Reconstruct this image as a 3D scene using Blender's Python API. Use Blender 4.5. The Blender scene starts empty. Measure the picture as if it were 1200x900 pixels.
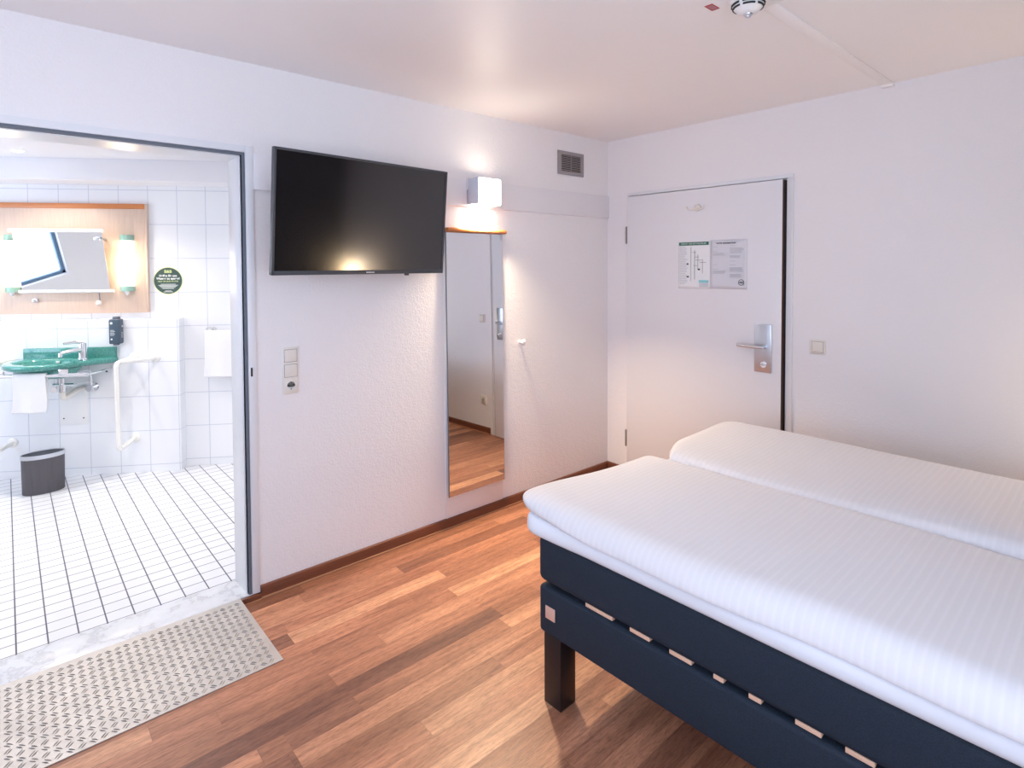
import bpy, bmesh, math, random
from mathutils import Vector, Matrix
PI = math.pi
random.seed(7)
S = bpy.context.scene
COL = S.collection

# ------------------------------------------------------------------ camera, world, exposure
CAMP = (-3.3808, -2.7349, 1.5324); YAW, PIT, ROL = 0.8454, -0.0294, -0.004
FPX, CX, CY = 671.085, 600.125, 331.52
cd = bpy.data.cameras.new('camera'); cam = bpy.data.objects.new('camera', cd); COL.objects.link(cam)
fw = Vector((math.cos(YAW)*math.cos(PIT), math.sin(YAW)*math.cos(PIT), math.sin(PIT)))
rr = fw.cross(Vector((0, 0, 1))).normalized(); uu = rr.cross(fw)
r2 = rr*math.cos(ROL)+uu*math.sin(ROL); u2 = -rr*math.sin(ROL)+uu*math.cos(ROL)
cam.matrix_world = Matrix(((r2.x, u2.x, -fw.x, CAMP[0]), (r2.y, u2.y, -fw.y, CAMP[1]), (r2.z, u2.z, -fw.z, CAMP[2]), (0, 0, 0, 1)))
cd.sensor_width = 36; cd.lens = 36*FPX/1200; cd.shift_x = -(CX-600)/1200; cd.shift_y = (CY-450)/1200
cd.clip_start = 0.02
S.camera = cam
S.view_settings.view_transform = 'Standard'; S.view_settings.look = 'None'
S.view_settings.gamma = 1.0; S.view_settings.use_curve_mapping = False
S.view_settings.exposure = 0.73
S.cycles.use_denoising = True
S.cycles.max_bounces = 10; S.cycles.diffuse_bounces = 6; S.cycles.glossy_bounces = 5
S.cycles.caustics_reflective = False; S.cycles.caustics_refractive = False
S.cycles.sample_clamp_indirect = 6.0
W = bpy.data.worlds.new('daylight'); S.world = W; W.use_nodes = True
bg = W.node_tree.nodes['Background']; bg.inputs[0].default_value = (0.70, 0.83, 1.04, 1); bg.inputs[1].default_value = 3.6

def area(name, loc, size, aim, power, color, portal=False, spread=PI):
    l = bpy.data.lights.new(name, 'AREA'); l.shape = 'RECTANGLE'; l.size, l.size_y = size
    l.energy = power; l.color = color; l.spread = spread
    if portal: l.cycles.is_portal = True
    o = bpy.data.objects.new(name, l); COL.objects.link(o); o.location = loc
    o.rotation_euler = Vector(aim).to_track_quat('-Z', 'Z' if abs(aim[2]) < .9 else 'Y').to_euler()
    return o
# light lets the sky in through the windows of the place
WIN_L = (-4.55, -2.7, -1.1, 0.95, 2.20)     # room left wall: x, y0, y1, z0, z1
WIN_B = (-3.42, -4.2, -2.3, 0.85, 2.25)     # wall behind the camera: y, x0, x1, z0, z1
BATHWIN = (-4.6, 1.72, 2.75, .86, 2.05)
area('window_portal', (-4.6, -1.9, 1.575), (1.25, 1.6), (1, 0, 0), 1, (1, 1, 1), True)
area('window_portal', (-3.25, -3.47, 1.55), (1.9, 1.4), (0, 1, 0), 1, (1, 1, 1), True)
area('window_portal', (-4.65, 2.235, 1.455), (1.19, 1.03), (1, 0, 0), 1, (1, 1, 1), True)

# ------------------------------------------------------------------ materials
def mat(name, color=(.8, .8, .8), rough=.5, metal=0., emit=None, estr=0., spec=.5, coat=0.):
    m = bpy.data.materials.new(name); m.use_nodes = True
    b = m.node_tree.nodes['Principled BSDF']
    b.inputs['Base Color'].default_value = (*color, 1); b.inputs['Roughness'].default_value = rough
    b.inputs['Metallic'].default_value = metal; b.inputs['Specular IOR Level'].default_value = spec
    b.inputs['Coat Weight'].default_value = coat
    if emit:
        b.inputs['Emission Color'].default_value = (*emit, 1); b.inputs['Emission Strength'].default_value = estr
    return m
def N(m, t, **kw):
    n = m.node_tree.nodes.new(t)
    for k, v in kw.items(): setattr(n, k, v)
    return n
def LK(m, a, b): m.node_tree.links.new(a, b)
def BS(m): return m.node_tree.nodes['Principled BSDF']
def setv(m, sock, v):
    if hasattr(v, 'node'): LK(m, v, sock)
    elif isinstance(v, tuple) and len(v) == 3 and sock.type == 'RGBA': sock.default_value = (*v, 1)
    else: sock.default_value = v
def math_(m, op, a, b=0., c=0.):
    n = N(m, 'ShaderNodeMath', operation=op)
    for i, v in enumerate((a, b, c)): setv(m, n.inputs[i], v)
    return n.outputs[0]
def mixc(m, f, a, b, blend='MIX'):
    n = N(m, 'ShaderNodeMix', data_type='RGBA', blend_type=blend)
    setv(m, n.inputs[0], f); setv(m, n.inputs[6], a); setv(m, n.inputs[7], b)
    return n.outputs[2]
def noise(m, vec, scale, detail=3., rough=.5, out=0):
    n = N(m, 'ShaderNodeTexNoise'); n.inputs['Scale'].default_value = scale; n.inputs['Detail'].default_value = detail
    n.inputs['Roughness'].default_value = rough
    if vec is not None: LK(m, vec, n.inputs['Vector'])
    return n.outputs[out]
def ramp(m, fac, stops):
    n = N(m, 'ShaderNodeValToRGB'); e = n.color_ramp.elements
    while len(e) < len(stops): e.new(.5)
    for i, (p, c) in enumerate(stops): e[i].position = p; e[i].color = (*c, 1)
    LK(m, fac, n.inputs[0]); return n.outputs[0]
def bump(m, h, strength, dist=.002, nrm=None):
    n = N(m, 'ShaderNodeBump'); n.inputs['Strength'].default_value = strength; n.inputs['Distance'].default_value = dist
    LK(m, h, n.inputs['Height'])
    LK(m, n.outputs[0], BS(m).inputs['Normal']); return n
def coords(m, which='Object'):
    return N(m, 'ShaderNodeTexCoord').outputs[which]
def sepxyz(m, v):
    n = N(m, 'ShaderNodeSeparateXYZ'); LK(m, v, n.inputs[0]); return n.outputs
def comb(m, x, y, z=0.):
    n = N(m, 'ShaderNodeCombineXYZ')
    for i, v in enumerate((x, y, z)): setv(m, n.inputs[i], v)
    return n.outputs[0]

def paint(name, col, sc=140., st=.35, rough=.75):
    m = mat(name, col, rough)
    c = coords(m); f = noise(m, c, sc, 3, .55); g = noise(m, c, sc*.33, 2, .5)
    bump(m, math_(m, 'ADD', f, math_(m, 'MULTIPLY', g, .7)), st, .004)
    col2 = mixc(m, math_(m, 'MULTIPLY', noise(m, c, 1.2, 2), .12), col, tuple(x*.93 for x in col))
    LK(m, col2, BS(m).inputs['Base Color'])
    return m
M = {}
M['wallpaper'] = paint('textured wall paint', (.84, .82, .83), 95, .65)
M['wall_smooth'] = paint('fine wall paint', (.84, .825, .845), 150, .4)
M['ceiling'] = paint('ceiling paint', (.89, .87, .865), 60, .04, .45)
M['white_paint'] = mat('white lacquer', (.80, .79, .82), .38)
M['door_paint'] = mat('door lacquer', (.80, .80, .835), .33)
M['frame_paint'] = mat('steel frame lacquer', (.76, .77, .80), .3)
M['white_plastic'] = mat('white plastic', (.82, .81, .80), .3)
M['cream_plastic'] = mat('cream plastic', (.78, .74, .68), .35)
M['bar_white'] = mat('cream tube coating', (.86, .84, .79), .25)
M['black'] = mat('black rubber', (.012, .012, .014), .6)
M['gasket'] = mat('grey gasket', (.13, .15, .185), .6)
M['dark_gap'] = mat('dark door edge', (.10, .055, .042), .6)
M['chrome'] = mat('chrome', (.82, .83, .85), .12, 1.)
M['steel'] = mat('brushed steel', (.62, .65, .70), .32, 1.)
M['matte_steel'] = mat('matt steel grille', (.36, .34, .34), .45, .6)
M['mirror'] = mat('mirror glass', (.86, .88, .90), .0, 1.)
M['bath_mirror'] = mat('bath mirror glass', (.80, .83, .85), .01, 1.)
M['tv_body'] = mat('dark bezel plastic', (.055, .058, .066), .35)
M['tv_screen'] = mat('dark glossy panel', (.010, .009, .010), .13, spec=1.)
M['orange_wood'] = mat('orange beech', (.58, .21, .07), .35)
M['black_wood'] = mat('black stained wood', (.012, .008, .010), .35)
c = coords(M['black_wood']); LK(M['black_wood'], mixc(M['black_wood'], noise(M['black_wood'], c, 18, 5, .6), (.005, .004, .005), (.014, .009, .011)), BS(M['black_wood']).inputs['Base Color'])
M['pale_wood'] = mat('pale slat wood', (.78, .50, .36), .5)
M['copper'] = mat('copper badge', (.72, .46, .38), .45, .3)
M['green_cap'] = mat('pale green cap', (.30, .50, .42), .4)
M['red'] = mat('red sticker', (.42, .03, .035), .5)
M['ink'] = mat('dark print', (.03, .035, .04), .6)
M['ink_light'] = mat('pale print', (.42, .43, .47), .6)
M['white_print'] = mat('white print', (.85, .86, .84), .6)
M['yellow_print'] = mat('yellow green print', (.70, .78, .35), .6)
M['paper'] = mat('white paper', (.86, .88, .90), .5)
M['paper_grey'] = mat('greyish paper', (.70, .71, .77), .45)
M['green_print'] = mat('green print', (.03, .16, .11), .5)
M['teal_print'] = mat('teal print', (.25, .62, .66), .5)
M['sticker_green'] = mat('dark green vinyl', (.045, .085, .075), .4)
M['dispenser'] = mat('slate plastic', (.055, .085, .12), .35)
M['added_curtain'] = mat('charcoal cloth', (.03, .03, .035), .9)
M['outer_white'] = mat('window frame lacquer', (.8, .8, .8), .4)
M['dark_blue_frame'] = mat('blue grey window frame', (.12, .2, .3), .4)

# wood floor
def planks():
    m = mat('laminate floor', (.5, .3, .2), .3)
    x, y, z = sepxyz(m, coords(m))
    wd = .085
    v = math_(m, 'DIVIDE', math_(m, 'ADD', y, 8.5+.775-8.5+10*wd*10), wd)
    row = math_(m, 'FLOOR', v)
    wn = N(m, 'ShaderNodeTexWhiteNoise', noise_dimensions='1D'); LK(m, row, wn.inputs['W'])
    ln = math_(m, 'ADD', math_(m, 'MULTIPLY', wn.outputs[0], .6), .75)
    wn2 = N(m, 'ShaderNodeTexWhiteNoise', noise_dimensions='1D'); LK(m, math_(m, 'ADD', row, 37.3), wn2.inputs['W'])
    u = math_(m, 'DIVIDE', math_(m, 'ADD', math_(m, 'ADD', x, 20.), math_(m, 'MULTIPLY', wn2.outputs[0], 1.3)), ln)
    cell = math_(m, 'FLOOR', u)
    wn3 = N(m, 'ShaderNodeTexWhiteNoise', noise_dimensions='2D'); LK(m, comb(m, cell, row), wn3.inputs['Vector'])
    rnd = wn3.outputs[0]
    # boards whose tone the room fixes
    for bx0, bx1, by0, by1, val in ((-2.485, -1.776, -.860, -.775, .02), (-2.73, -2.484, -.945, -.860, .06), (-2.73, -1.62, -1.030, -.945, .84), (-2.253, -1.30, -.690, -.605, .82), (-2.66, -2.53, -.435, -.350, .05), (-1.78, -1.28, -.435, -.350, .16), (-2.50, -1.95, -.605, -.520, .30)):
        inside = None
        for c_, op, lim in ((x, 'GREATER_THAN', bx0), (x, 'LESS_THAN', bx1), (y, 'GREATER_THAN', by0), (y, 'LESS_THAN', by1)):
            t_ = math_(m, op, c_, lim); inside = t_ if inside is None else math_(m, 'MULTIPLY', inside, t_)
        rnd = math_(m, 'ADD', math_(m, 'MULTIPLY', rnd, math_(m, 'SUBTRACT', 1., inside)), math_(m, 'MULTIPLY', inside, val))
    base = ramp(m, rnd, [(0, (.15, .060, .038)), (.12, (.31, .135, .077)), (.5, (.39, .170, .098)), (.8, (.45, .208, .120)), (1, (.56, .29, .168))])
    # grain, shifted for every board
    off = math_(m, 'MULTIPLY', rnd, 37.)
    gv = comb(m, math_(m, 'ADD', math_(m, 'MULTIPLY', x, 3.5), off), math_(m, 'ADD', math_(m, 'MULTIPLY', y, 55.), math_(m, 'MULTIPLY', off, 3.)), off)
    g = noise(m, gv, 1.0, 6, .65)
    gv2 = comb(m, math_(m, 'ADD', math_(m, 'MULTIPLY', x, 1.3), off), math_(m, 'ADD', math_(m, 'MULTIPLY', y, 11.), off), off)
    g2 = noise(m, gv2, 1.4, 4, .6)
    gv3 = comb(m, math_(m, 'MULTIPLY', x, 30.), math_(m, 'MULTIPLY', y, 190.), off)
    g3 = noise(m, gv3, 1.0, 4, .65)
    c1 = mixc(m, 1., base, ramp(m, g, [(.28, (.60, .55, .53)), (.5, (1, 1, 1)), (.75, (1.18, 1.2, 1.2))]), 'MULTIPLY')
    c2 = mixc(m, 1., c1, ramp(m, g2, [(.28, (.74, .68, .66)), (.5, (1, 1, 1)), (.75, (1.28, 1.3, 1.3))]), 'MULTIPLY')
    c3 = mixc(m, 1., c2, ramp(m, g3, [(.32, (.68, .64, .62)), (.5, (1, 1, 1)), (.68, (1.16, 1.16, 1.14))]), 'MULTIPLY')
    fv = math_(m, 'FRACT', v); fu = math_(m, 'MULTIPLY', math_(m, 'FRACT', u), ln)
    e1 = math_(m, 'LESS_THAN', math_(m, 'MINIMUM', fv, math_(m, 'SUBTRACT', 1., fv)), .012)
    e2 = math_(m, 'LESS_THAN', fu, .0016)
    e = math_(m, 'MULTIPLY', math_(m, 'MAXIMUM', e1, e2), .35)
    LK(m, mixc(m, e, c3, (.09, .035, .02)), BS(m).inputs['Base Color'])
    LK(m, math_(m, 'ADD', math_(m, 'MULTIPLY', g, .14), .34), BS(m).inputs['Roughness'])
    bump(m, g3, .06, .001)
    return m
M['planks'] = planks()
def wood(name, c0, c1, axis='x', sc=1., rough=.4):
    m = mat(name, c0, rough); x, y, z = sepxyz(m, coords(m))
    k = {'x': (2, 40, 40), 'z': (40, 40, 2)}[axis]
    g = noise(m, comb(m, math_(m, 'MULTIPLY', x, k[0]*sc), math_(m, 'MULTIPLY', y, k[1]*sc), math_(m, 'MULTIPLY', z, k[2]*sc)), 1., 5, .6)
    LK(m, mixc(m, ramp(m, g, [(.3, (0, 0, 0)), (.7, (1, 1, 1))]), c0, c1), BS(m).inputs['Base Color'])
    return m
M['skirting'] = wood('brown skirting wood', (.13, .042, .022), (.19, .065, .035), 'x', 1, .35)
M['skirting_edge'] = wood('skirting foot strip', (.34, .15, .08), (.45, .22, .12), 'x', 1, .35)
M['beech'] = wood('light beech veneer', (.66, .49, .38), (.74, .56, .45), 'z', 2.5, .35)

def floor_tiles():
    m = mat('white floor tile', (.8, .8, .8), .16)
    x, y, z = sepxyz(m, coords(m))
    u = math_(m, 'FRACT', math_(m, 'DIVIDE', math_(m, 'ADD', x, 3.379+.0975*40), .0975))
    v = math_(m, 'FRACT', math_(m, 'DIVIDE', math_(m, 'ADD', y, -.185+.0825*40), .0825))
    d = math_(m, 'MINIMUM', math_(m, 'MINIMUM', u, math_(m, 'SUBTRACT', 1., u)), math_(m, 'MINIMUM', v, math_(m, 'SUBTRACT', 1., v)))
    g = math_(m, 'LESS_THAN', d, .027)
    c0 = noise(m, coords(m), 3., 3)
    tile = ramp(m, c0, [(.3, (.77, .77, .79)), (.7, (.82, .82, .84))])
    LK(m, mixc(m, g, tile, (.10, .10, .13)), BS(m).inputs['Base Color'])
    LK(m, math_(m, 'ADD', math_(m, 'MULTIPLY', g, .5), .18), BS(m).inputs['Roughness'])
    bump(m, math_(m, 'MULTIPLY', g, -1.), .3, .001)
    return m
M['floor_tiles'] = floor_tiles()
def wall_tiles(name, s0, z0):   # object x runs along the wall, z up
    m = mat(name, (.85, .86, .88), .12)
    x, y, z = sepxyz(m, coords(m))
    u = math_(m, 'FRACT', math_(m, 'DIVIDE', math_(m, 'ADD', x, 20.-s0), .2))
    v = math_(m, 'FRACT', math_(m, 'DIVIDE', math_(m, 'ADD', z, 5.-z0), .2525))
    du = math_(m, 'MULTIPLY', math_(m, 'MINIMUM', u, math_(m, 'SUBTRACT', 1., u)), .2)
    dv = math_(m, 'MULTIPLY', math_(m, 'MINIMUM', v, math_(m, 'SUBTRACT', 1., v)), .2525)
    g = math_(m, 'LESS_THAN', math_(m, 'MINIMUM', du, dv), .0022)
    LK(m, mixc(m, g, (.83, .84, .865), (.55, .58, .66)), BS(m).inputs['Base Color'])
    LK(m, math_(m, 'ADD', math_(m, 'MULTIPLY', g, .5), .12), BS(m).inputs['Roughness'])
    bump(m, math_(m, 'MULTIPLY', g, -1.), .3, .001)
    return m
M['tiles_low'] = wall_tiles('white wall tile', -.0105, .0345)
M['tiles_high'] = wall_tiles('white wall tile upper', -.034, .0345)
def marble():
    m = mat('marble sill', (.8, .8, .8), .2); c = coords(m)
    n1 = noise(m, c, 5., 6, .65); n2 = noise(m, c, 22., 5, .7)
    f = math_(m, 'ABSOLUTE', math_(m, 'SUBTRACT', n1, .5))
    col = ramp(m, f, [(0, (.60, .60, .62)), (.03, (.76, .765, .78)), (.12, (.82, .825, .84))])
    col = mixc(m, math_(m, 'MULTIPLY', n2, .3), col, (.66, .67, .69))
    LK(m, col, BS(m).inputs['Base Color']); return m
M['marble'] = marble()
def checker_plate():
    m = mat('five bar aluminium plate', (.80, .77, .745), .36, .7)
    x, y, z = sepxyz(m, coords(m))
    c = coords(m); 
    LK(m, ramp(m, noise(m, c, 7, 5, .6), [(.3, (.46, .435, .42)), (.7, (.56, .53, .51))]), BS(m).inputs['Base Color'])
    LK(m, math_(m, 'ADD', math_(m, 'MULTIPLY', noise(m, c, 9, 4), .2), .36), BS(m).inputs['Roughness'])
    return m
M['plate'] = checker_plate()
M['plate_rib'] = mat('plate rib', (.40, .385, .375), .28, .9)

def fabric_white(name, col, stripes=True):
    m = mat(name, col, .85, spec=.2)
    x, y, z = sepxyz(m, coords(m))
    if stripes:
        s = math_(m, 'SINE', math_(m, 'MULTIPLY', y, 2*PI/.021))
        st = math_(m, 'MULTIPLY', math_(m, 'ADD', s, 1.), .5)
        st = math_(m, 'SMOOTH_MIN', math_(m, 'MULTIPLY', st, 2.), 1., .3)
        LK(m, mixc(m, st, col, tuple(a*.965 for a in col)), BS(m).inputs['Base Color'])
        LK(m, math_(m, 'ADD', math_(m, 'MULTIPLY', st, .3), .5), BS(m).inputs['Roughness'])
        w = noise(m, comb(m, math_(m, 'MULTIPLY', x, 9.), math_(m, 'MULTIPLY', y, 40.), math_(m, 'MULTIPLY', z, 9.)), 1., 3)
        bump(m, math_(m, 'ADD', math_(m, 'MULTIPLY', st, .5), math_(m, 'MULTIPLY', w, .8)), .3, .003)
    else:
        w = noise(m, coords(m), 14., 4)
        bump(m, w, .25, .006)
    BS(m).inputs['Sheen Weight'].default_value = .15
    return m
M['duvet'] = fabric_white('striped white duvet cotton', (.72, .705, .735))
M['sheet'] = fabric_white('white sheet cotton', (.72, .74, .80), False)
def mesh_navy():
    m = mat('navy spacer mesh fabric', (.018, .035, .062), .75, spec=.3)
    v = N(m, 'ShaderNodeTexVoronoi'); v.inputs['Scale'].default_value = 430.
    mp = N(m, 'ShaderNodeMapping'); mp.inputs['Scale'].default_value = (1, .6, 1.3); LK(m, coords(m), mp.inputs[0]); LK(m, mp.outputs[0], v.inputs['Vector'])
    d = v.outputs['Distance']
    LK(m, ramp(m, d, [(.15, (.008, .012, .021)), (.55, (.014, .024, .041))]), BS(m).inputs['Base Color'])
    bump(m, d, .4, .001)
    return m
M['navy'] = mesh_navy()
def towel_mat():
    m = mat('white terry', (.86, .85, .87), .95, spec=.1)
    bump(m, noise(m, coords(m), 240., 3), .8, .004); return m
M['terry'] = towel_mat()
def sink_mat():
    m = mat('green cast mineral', (.02, .17, .13), .12, coat=.6)
    c = coords(m)
    LK(m, ramp(m, noise(m, c, 90, 4), [(.35, (.045, .23, .20)), (.7, (.09, .34, .30))]), BS(m).inputs['Base Color']); return m
M['sink'] = sink_mat()
def bin_mat():
    m = mat('grey bin skin', (.09, .085, .095), .45, .2)
    x, y, z = sepxyz(m, coords(m))
    LK(m, mixc(m, noise(m, comb(m, math_(m, 'MULTIPLY', x, 60.), math_(m, 'MULTIPLY', y, 60.), math_(m, 'MULTIPLY', z, 5.)), 1., 4), (.075, .07, .08), (.12, .11, .125)), BS(m).inputs['Base Color']); return m
M['bin'] = bin_mat()
M['bin_in'] = mat('bin liner dark', (.02, .022, .03), .5)
M['lamp_glow'] = mat('lit opal lamp', (.9, .85, .78), .4, emit=(1., .89, .76), estr=11.0)
M['vanity_glow'] = mat('lit opal tube', (.9, .85, .75), .4, emit=(1., .88, .68), estr=5.0)
M['spot_glow'] = mat('lit spot', (.9, .9, .9), .4, emit=(1., .93, .82), estr=9.0)
M['lamp_side'] = mat('lamp side metal', (.60, .64, .74), .4)

# ------------------------------------------------------------------ mesh helpers
class MB:
    def __init__(s): s.bm = bmesh.new()
    def _xf(s, verts, M_):
        if M_ is not None: bmesh.ops.transform(s.bm, matrix=M_, verts=verts)
    def box(s, a, b, bev=0., seg=2, M_=None):
        a, b = Vector(a), Vector(b); c = (a+b)/2; d = b-a
        r = bmesh.ops.create_cube(s.bm, size=1.); vs = r['verts']
        for v in vs: v.co = Vector((v.co.x*d.x+c.x, v.co.y*d.y+c.y, v.co.z*d.z+c.z))
        if bev > 0:
            es = list({e for v in vs for e in v.link_edges})
            rb = bmesh.ops.bevel(s.bm, geom=es, offset=bev, segments=seg, affect='EDGES', profile=.5)
            if M_ is not None: s._xf(list({v for f in rb['faces'] for v in f.verts} | {v for v in vs if v.is_valid}), M_)
        else: s._xf(vs, M_)
        return s
    def lathe(s, prof, n=24, M_=None, sx=1., sy=1.):
        rings = []; new = []
        for r, z in prof:
            if r < 1e-6: v = s.bm.verts.new((0, 0, z)); rings.append([v]); new.append(v)
            else:
                ring = [s.bm.verts.new((r*sx*math.cos(2*PI*i/n), r*sy*math.sin(2*PI*i/n), z)) for i in range(n)]
                rings.append(ring); new += ring
        for A, B in zip(rings, rings[1:]):
            for i in range(n):
                j = (i+1) % n
                q = [A[i % len(A)], A[j % len(A)], B[j % len(B)], B[i % len(B)]]
                u = []
                for v in q:
                    if v not in u: u.append(v)
                if len(u) > 2:
                    try: s.bm.faces.new(u)
                    except ValueError: pass
        for R in (() if prof[0] == prof[-1] else (rings[0], rings[-1])):
            if len(R) > 2:
                try: s.bm.faces.new(R)
                except ValueError: pass
        s._xf(new, M_); return s
    def cyl(s, p0, p1, r, n=16, r1=None):
        p0, p1 = Vector(p0), Vector(p1); d = p1-p0; L = d.length
        q = d.to_track_quat('Z', 'Y').to_matrix().to_4x4()
        return s.lathe([(r, 0), (r if r1 is None else r1, L)], n, Matrix.Translation(p0) @ q)
    def tube(s, pts, r, n=12, cap=True):
        pts = [Vector(p) for p in pts]; rings = []
        up = Vector((0, 0, 1))
        tang = []
        for i in range(len(pts)):
            t = (pts[min(i+1, len(pts)-1)]-pts[max(i-1, 0)]).normalized(); tang.append(t)
        a = tang[0].orthogonal().normalized()
        for i, p in enumerate(pts):
            t = tang[i]; a = (a - t*a.dot(t)).normalized(); b = t.cross(a)
            rad = r[i] if isinstance(r, (list, tuple)) else r
            rings.append([s.bm.verts.new(p + (a*math.cos(2*PI*k/n)+b*math.sin(2*PI*k/n))*rad) for k in range(n)])
        for A, B in zip(rings, rings[1:]):
            for k in range(n): s.bm.faces.new((A[k], A[(k+1) % n], B[(k+1) % n], B[k]))
        if cap:
            s.bm.faces.new(rings[0][::-1]); s.bm.faces.new(rings[-1])
        return s
    def prism(s, poly, z0, z1, bev=0., M_=None, seg=2):   # poly in xy
        lo = [s.bm.verts.new((x, y, z0)) for x, y in poly]; hi = [s.bm.verts.new((x, y, z1)) for x, y in poly]
        n = len(poly); fs = [s.bm.faces.new(lo[::-1]), s.bm.faces.new(hi)]
        for i in range(n): fs.append(s.bm.faces.new((lo[i], lo[(i+1) % n], hi[(i+1) % n], hi[i])))
        vs = lo+hi
        if bev > 0:
            es = list({e for f in fs[:2] for e in f.edges})
            rb = bmesh.ops.bevel(s.bm, geom=es, offset=bev, segments=seg, affect='EDGES', profile=.5)
            vs = list({v for f in rb['faces'] for v in f.verts} | {v for v in vs if v.is_valid})
        s._xf(vs, M_); return s
    def grid(s, f, nu, nv, closed_u=False, closed_v=False):
        vs = [[s.bm.verts.new(f(i/(nu if closed_u else nu-1), j/(nv if closed_v else nv-1))) for j in range(nv)] for i in range(nu)]
        for i in range(nu if closed_u else nu-1):
            for j in range(nv if closed_v else nv-1):
                s.bm.faces.new((vs[i][j], vs[(i+1) % nu][j], vs[(i+1) % nu][(j+1) % nv], vs[i][(j+1) % nv]))
        return vs
    def build(s, name, m, parent=None, smooth=True, angle=40, loc=None, rotz=0., weld=True):
        if weld: bmesh.ops.remove_doubles(s.bm, verts=s.bm.verts, dist=1e-6)
        bmesh.ops.recalc_face_normals(s.bm, faces=s.bm.faces)
        me = bpy.data.meshes.new(name); s.bm.to_mesh(me); s.bm.free()
        if smooth:
            me.polygons.foreach_set('use_smooth', [True]*len(me.polygons))
            try: me.set_sharp_from_angle(angle=math.radians(angle))
            except Exception: pass
        me.materials.append(M[m] if isinstance(m, str) else m)
        o = bpy.data.objects.new(name, me); COL.objects.link(o)
        if parent is not None: o.parent = parent
        if loc is not None: o.location = loc
        o.rotation_euler = (0, 0, rotz)
        return o
def tag(o, label=None, cat=None, group=None, kind=None):
    for k, v in (('label', label), ('category', cat), ('group', group), ('kind', kind)):
        if v: o[k] = v
    return o
def thing(name, label, cat, loc=(0, 0, 0), rotz=0., group=None, kind=None):
    o = bpy.data.objects.new(name, None); COL.objects.link(o); o.empty_display_size = .05
    o.location = loc; o.rotation_euler = (0, 0, rotz); return tag(o, label, cat, group, kind)
def box(name, a, b, m, parent=None, bev=0., kind=None, **k):
    o = MB().box(a, b, bev).build(name, m, parent, **k)
    if kind: o['kind'] = kind
    return o
def roundpath(pts, r, n=6):
    pts = [Vector(p) for p in pts]; out = [pts[0]]
    for a, b, c in zip(pts, pts[1:], pts[2:]):
        d1 = (a-b).normalized(); d2 = (c-b).normalized(); p1 = b+d1*r; p2 = b+d2*r
        for i in range(n+1):
            t = i/n; out.append(p1*(1-t)**2 + b*2*t*(1-t) + p2*t*t)
    out.append(pts[-1]); return out
def text(name, body, size, m, parent, loc, rot, depth=.0004, align='CENTER', spacing=1., bold=0.):
    cu = bpy.data.curves.new(name, 'FONT'); cu.body = body; cu.size = size; cu.align_x = align; cu.align_y = 'CENTER'
    cu.extrude = depth; cu.space_character = spacing; cu.offset = bold
    tmp = bpy.data.objects.new('tmp', cu); COL.objects.link(tmp)
    dg = bpy.context.evaluated_depsgraph_get(); me = bpy.data.meshes.new_from_object(tmp.evaluated_get(dg))
    bpy.data.objects.remove(tmp); bpy.data.curves.remove(cu)
    me.materials.clear(); me.materials.append(M[m])
    o = bpy.data.objects.new(name, me); COL.objects.link(o); o.parent = parent; o.location = loc; o.rotation_euler = rot
    return o

# ------------------------------------------------------------------ the room shell
H = 2.45
XL, YF = -4.55, -3.42
OX0, OX1, OZ = -3.60, -2.575, 2.035          # bathroom opening in the rear wall
box('floor', (XL-.2, YF-.2, -.1), (.25, .03, 0), 'planks', kind='structure')
box('ceiling', (XL-.2, YF-.2, H), (.25, .20, H+.1), 'ceiling', kind='structure')
w = MB(); w.box((OX1, 0, 0), (.2, .18, H)); w.box((XL-.2, 0, 0), (OX0, .18, H)); w.box((OX0, 0, OZ), (OX1, .18, H))
w.build('wall_rear', 'wallpaper', smooth=False)['kind'] = 'structure'
# wall with the entrance door: hole for the door leaf
DY0, DY1, DZ = -1.297, -.196, 2.027
w = MB(); w.box((0, DY1, 0), (.2, 0, H)); w.box((0, YF-.2, 0), (.2, DY0-.045, H)); w.box((0, DY0-.045, DZ+.012), (.2, DY1, H))
w.build('wall_right', 'wall_smooth', smooth=False)['kind'] = 'structure'
x0, y0, y1, z0, z1 = WIN_L
w = MB(); w.box((XL-.12, YF-.2, 0), (XL, y0, H)); w.box((XL-.12, y1, 0), (XL, 0, H)); w.box((XL-.12, y0, 0), (XL, y1, z0)); w.box((XL-.12, y0, z1), (XL, y1, H))
w.build('wall_left', 'wall_smooth', smooth=False)['kind'] = 'structure'
yy, xa, xb, z0, z1 = WIN_B
w = MB(); w.box((XL, YF-.12, 0), (xa, YF, H)); w.box((xb, YF-.12, 0), (.0, YF, H)); w.box((xa, YF-.12, 0), (xb, YF, z0)); w.box((xa, YF-.12, z1), (xb, YF, H))
w.build('wall_front', 'wall_smooth', smooth=False)['kind'] = 'structure'
def window_frame(name, a, b, axis, m='outer_white', t=.05):
    g = MB(); (ax, ay, az), (bx, by, bz) = a, b
    if axis == 'x':
        for (p, q) in (((ax, ay, az), (bx, ay+t, bz)), ((ax, by-t, az), (bx, by, bz)), ((ax, ay, az), (bx, by, az+t)), ((ax, ay, bz-t), (bx, by, bz)), ((ax, (ay+by)/2-t/2, az), (bx, (ay+by)/2+t/2, bz))): g.box(p, q, .004)
    else:
        for (p, q) in (((ax, ay, az), (ax+t, by, bz)), ((bx-t, ay, az), (bx, by, bz)), ((ax, ay, az), (bx, by, az+t)), ((ax, ay, bz-t), (bx, by, bz)), (((ax+bx)/2-t/2, ay, az), ((ax+bx)/2+t/2, by, bz))): g.box(p, q, .004)
    o = g.build(name, m); o['kind'] = 'structure'; return o
window_frame('window_1', (XL-.09, WIN_L[1], WIN_L[3]), (XL-.04, WIN_L[2], WIN_L[4]), 'x')
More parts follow.
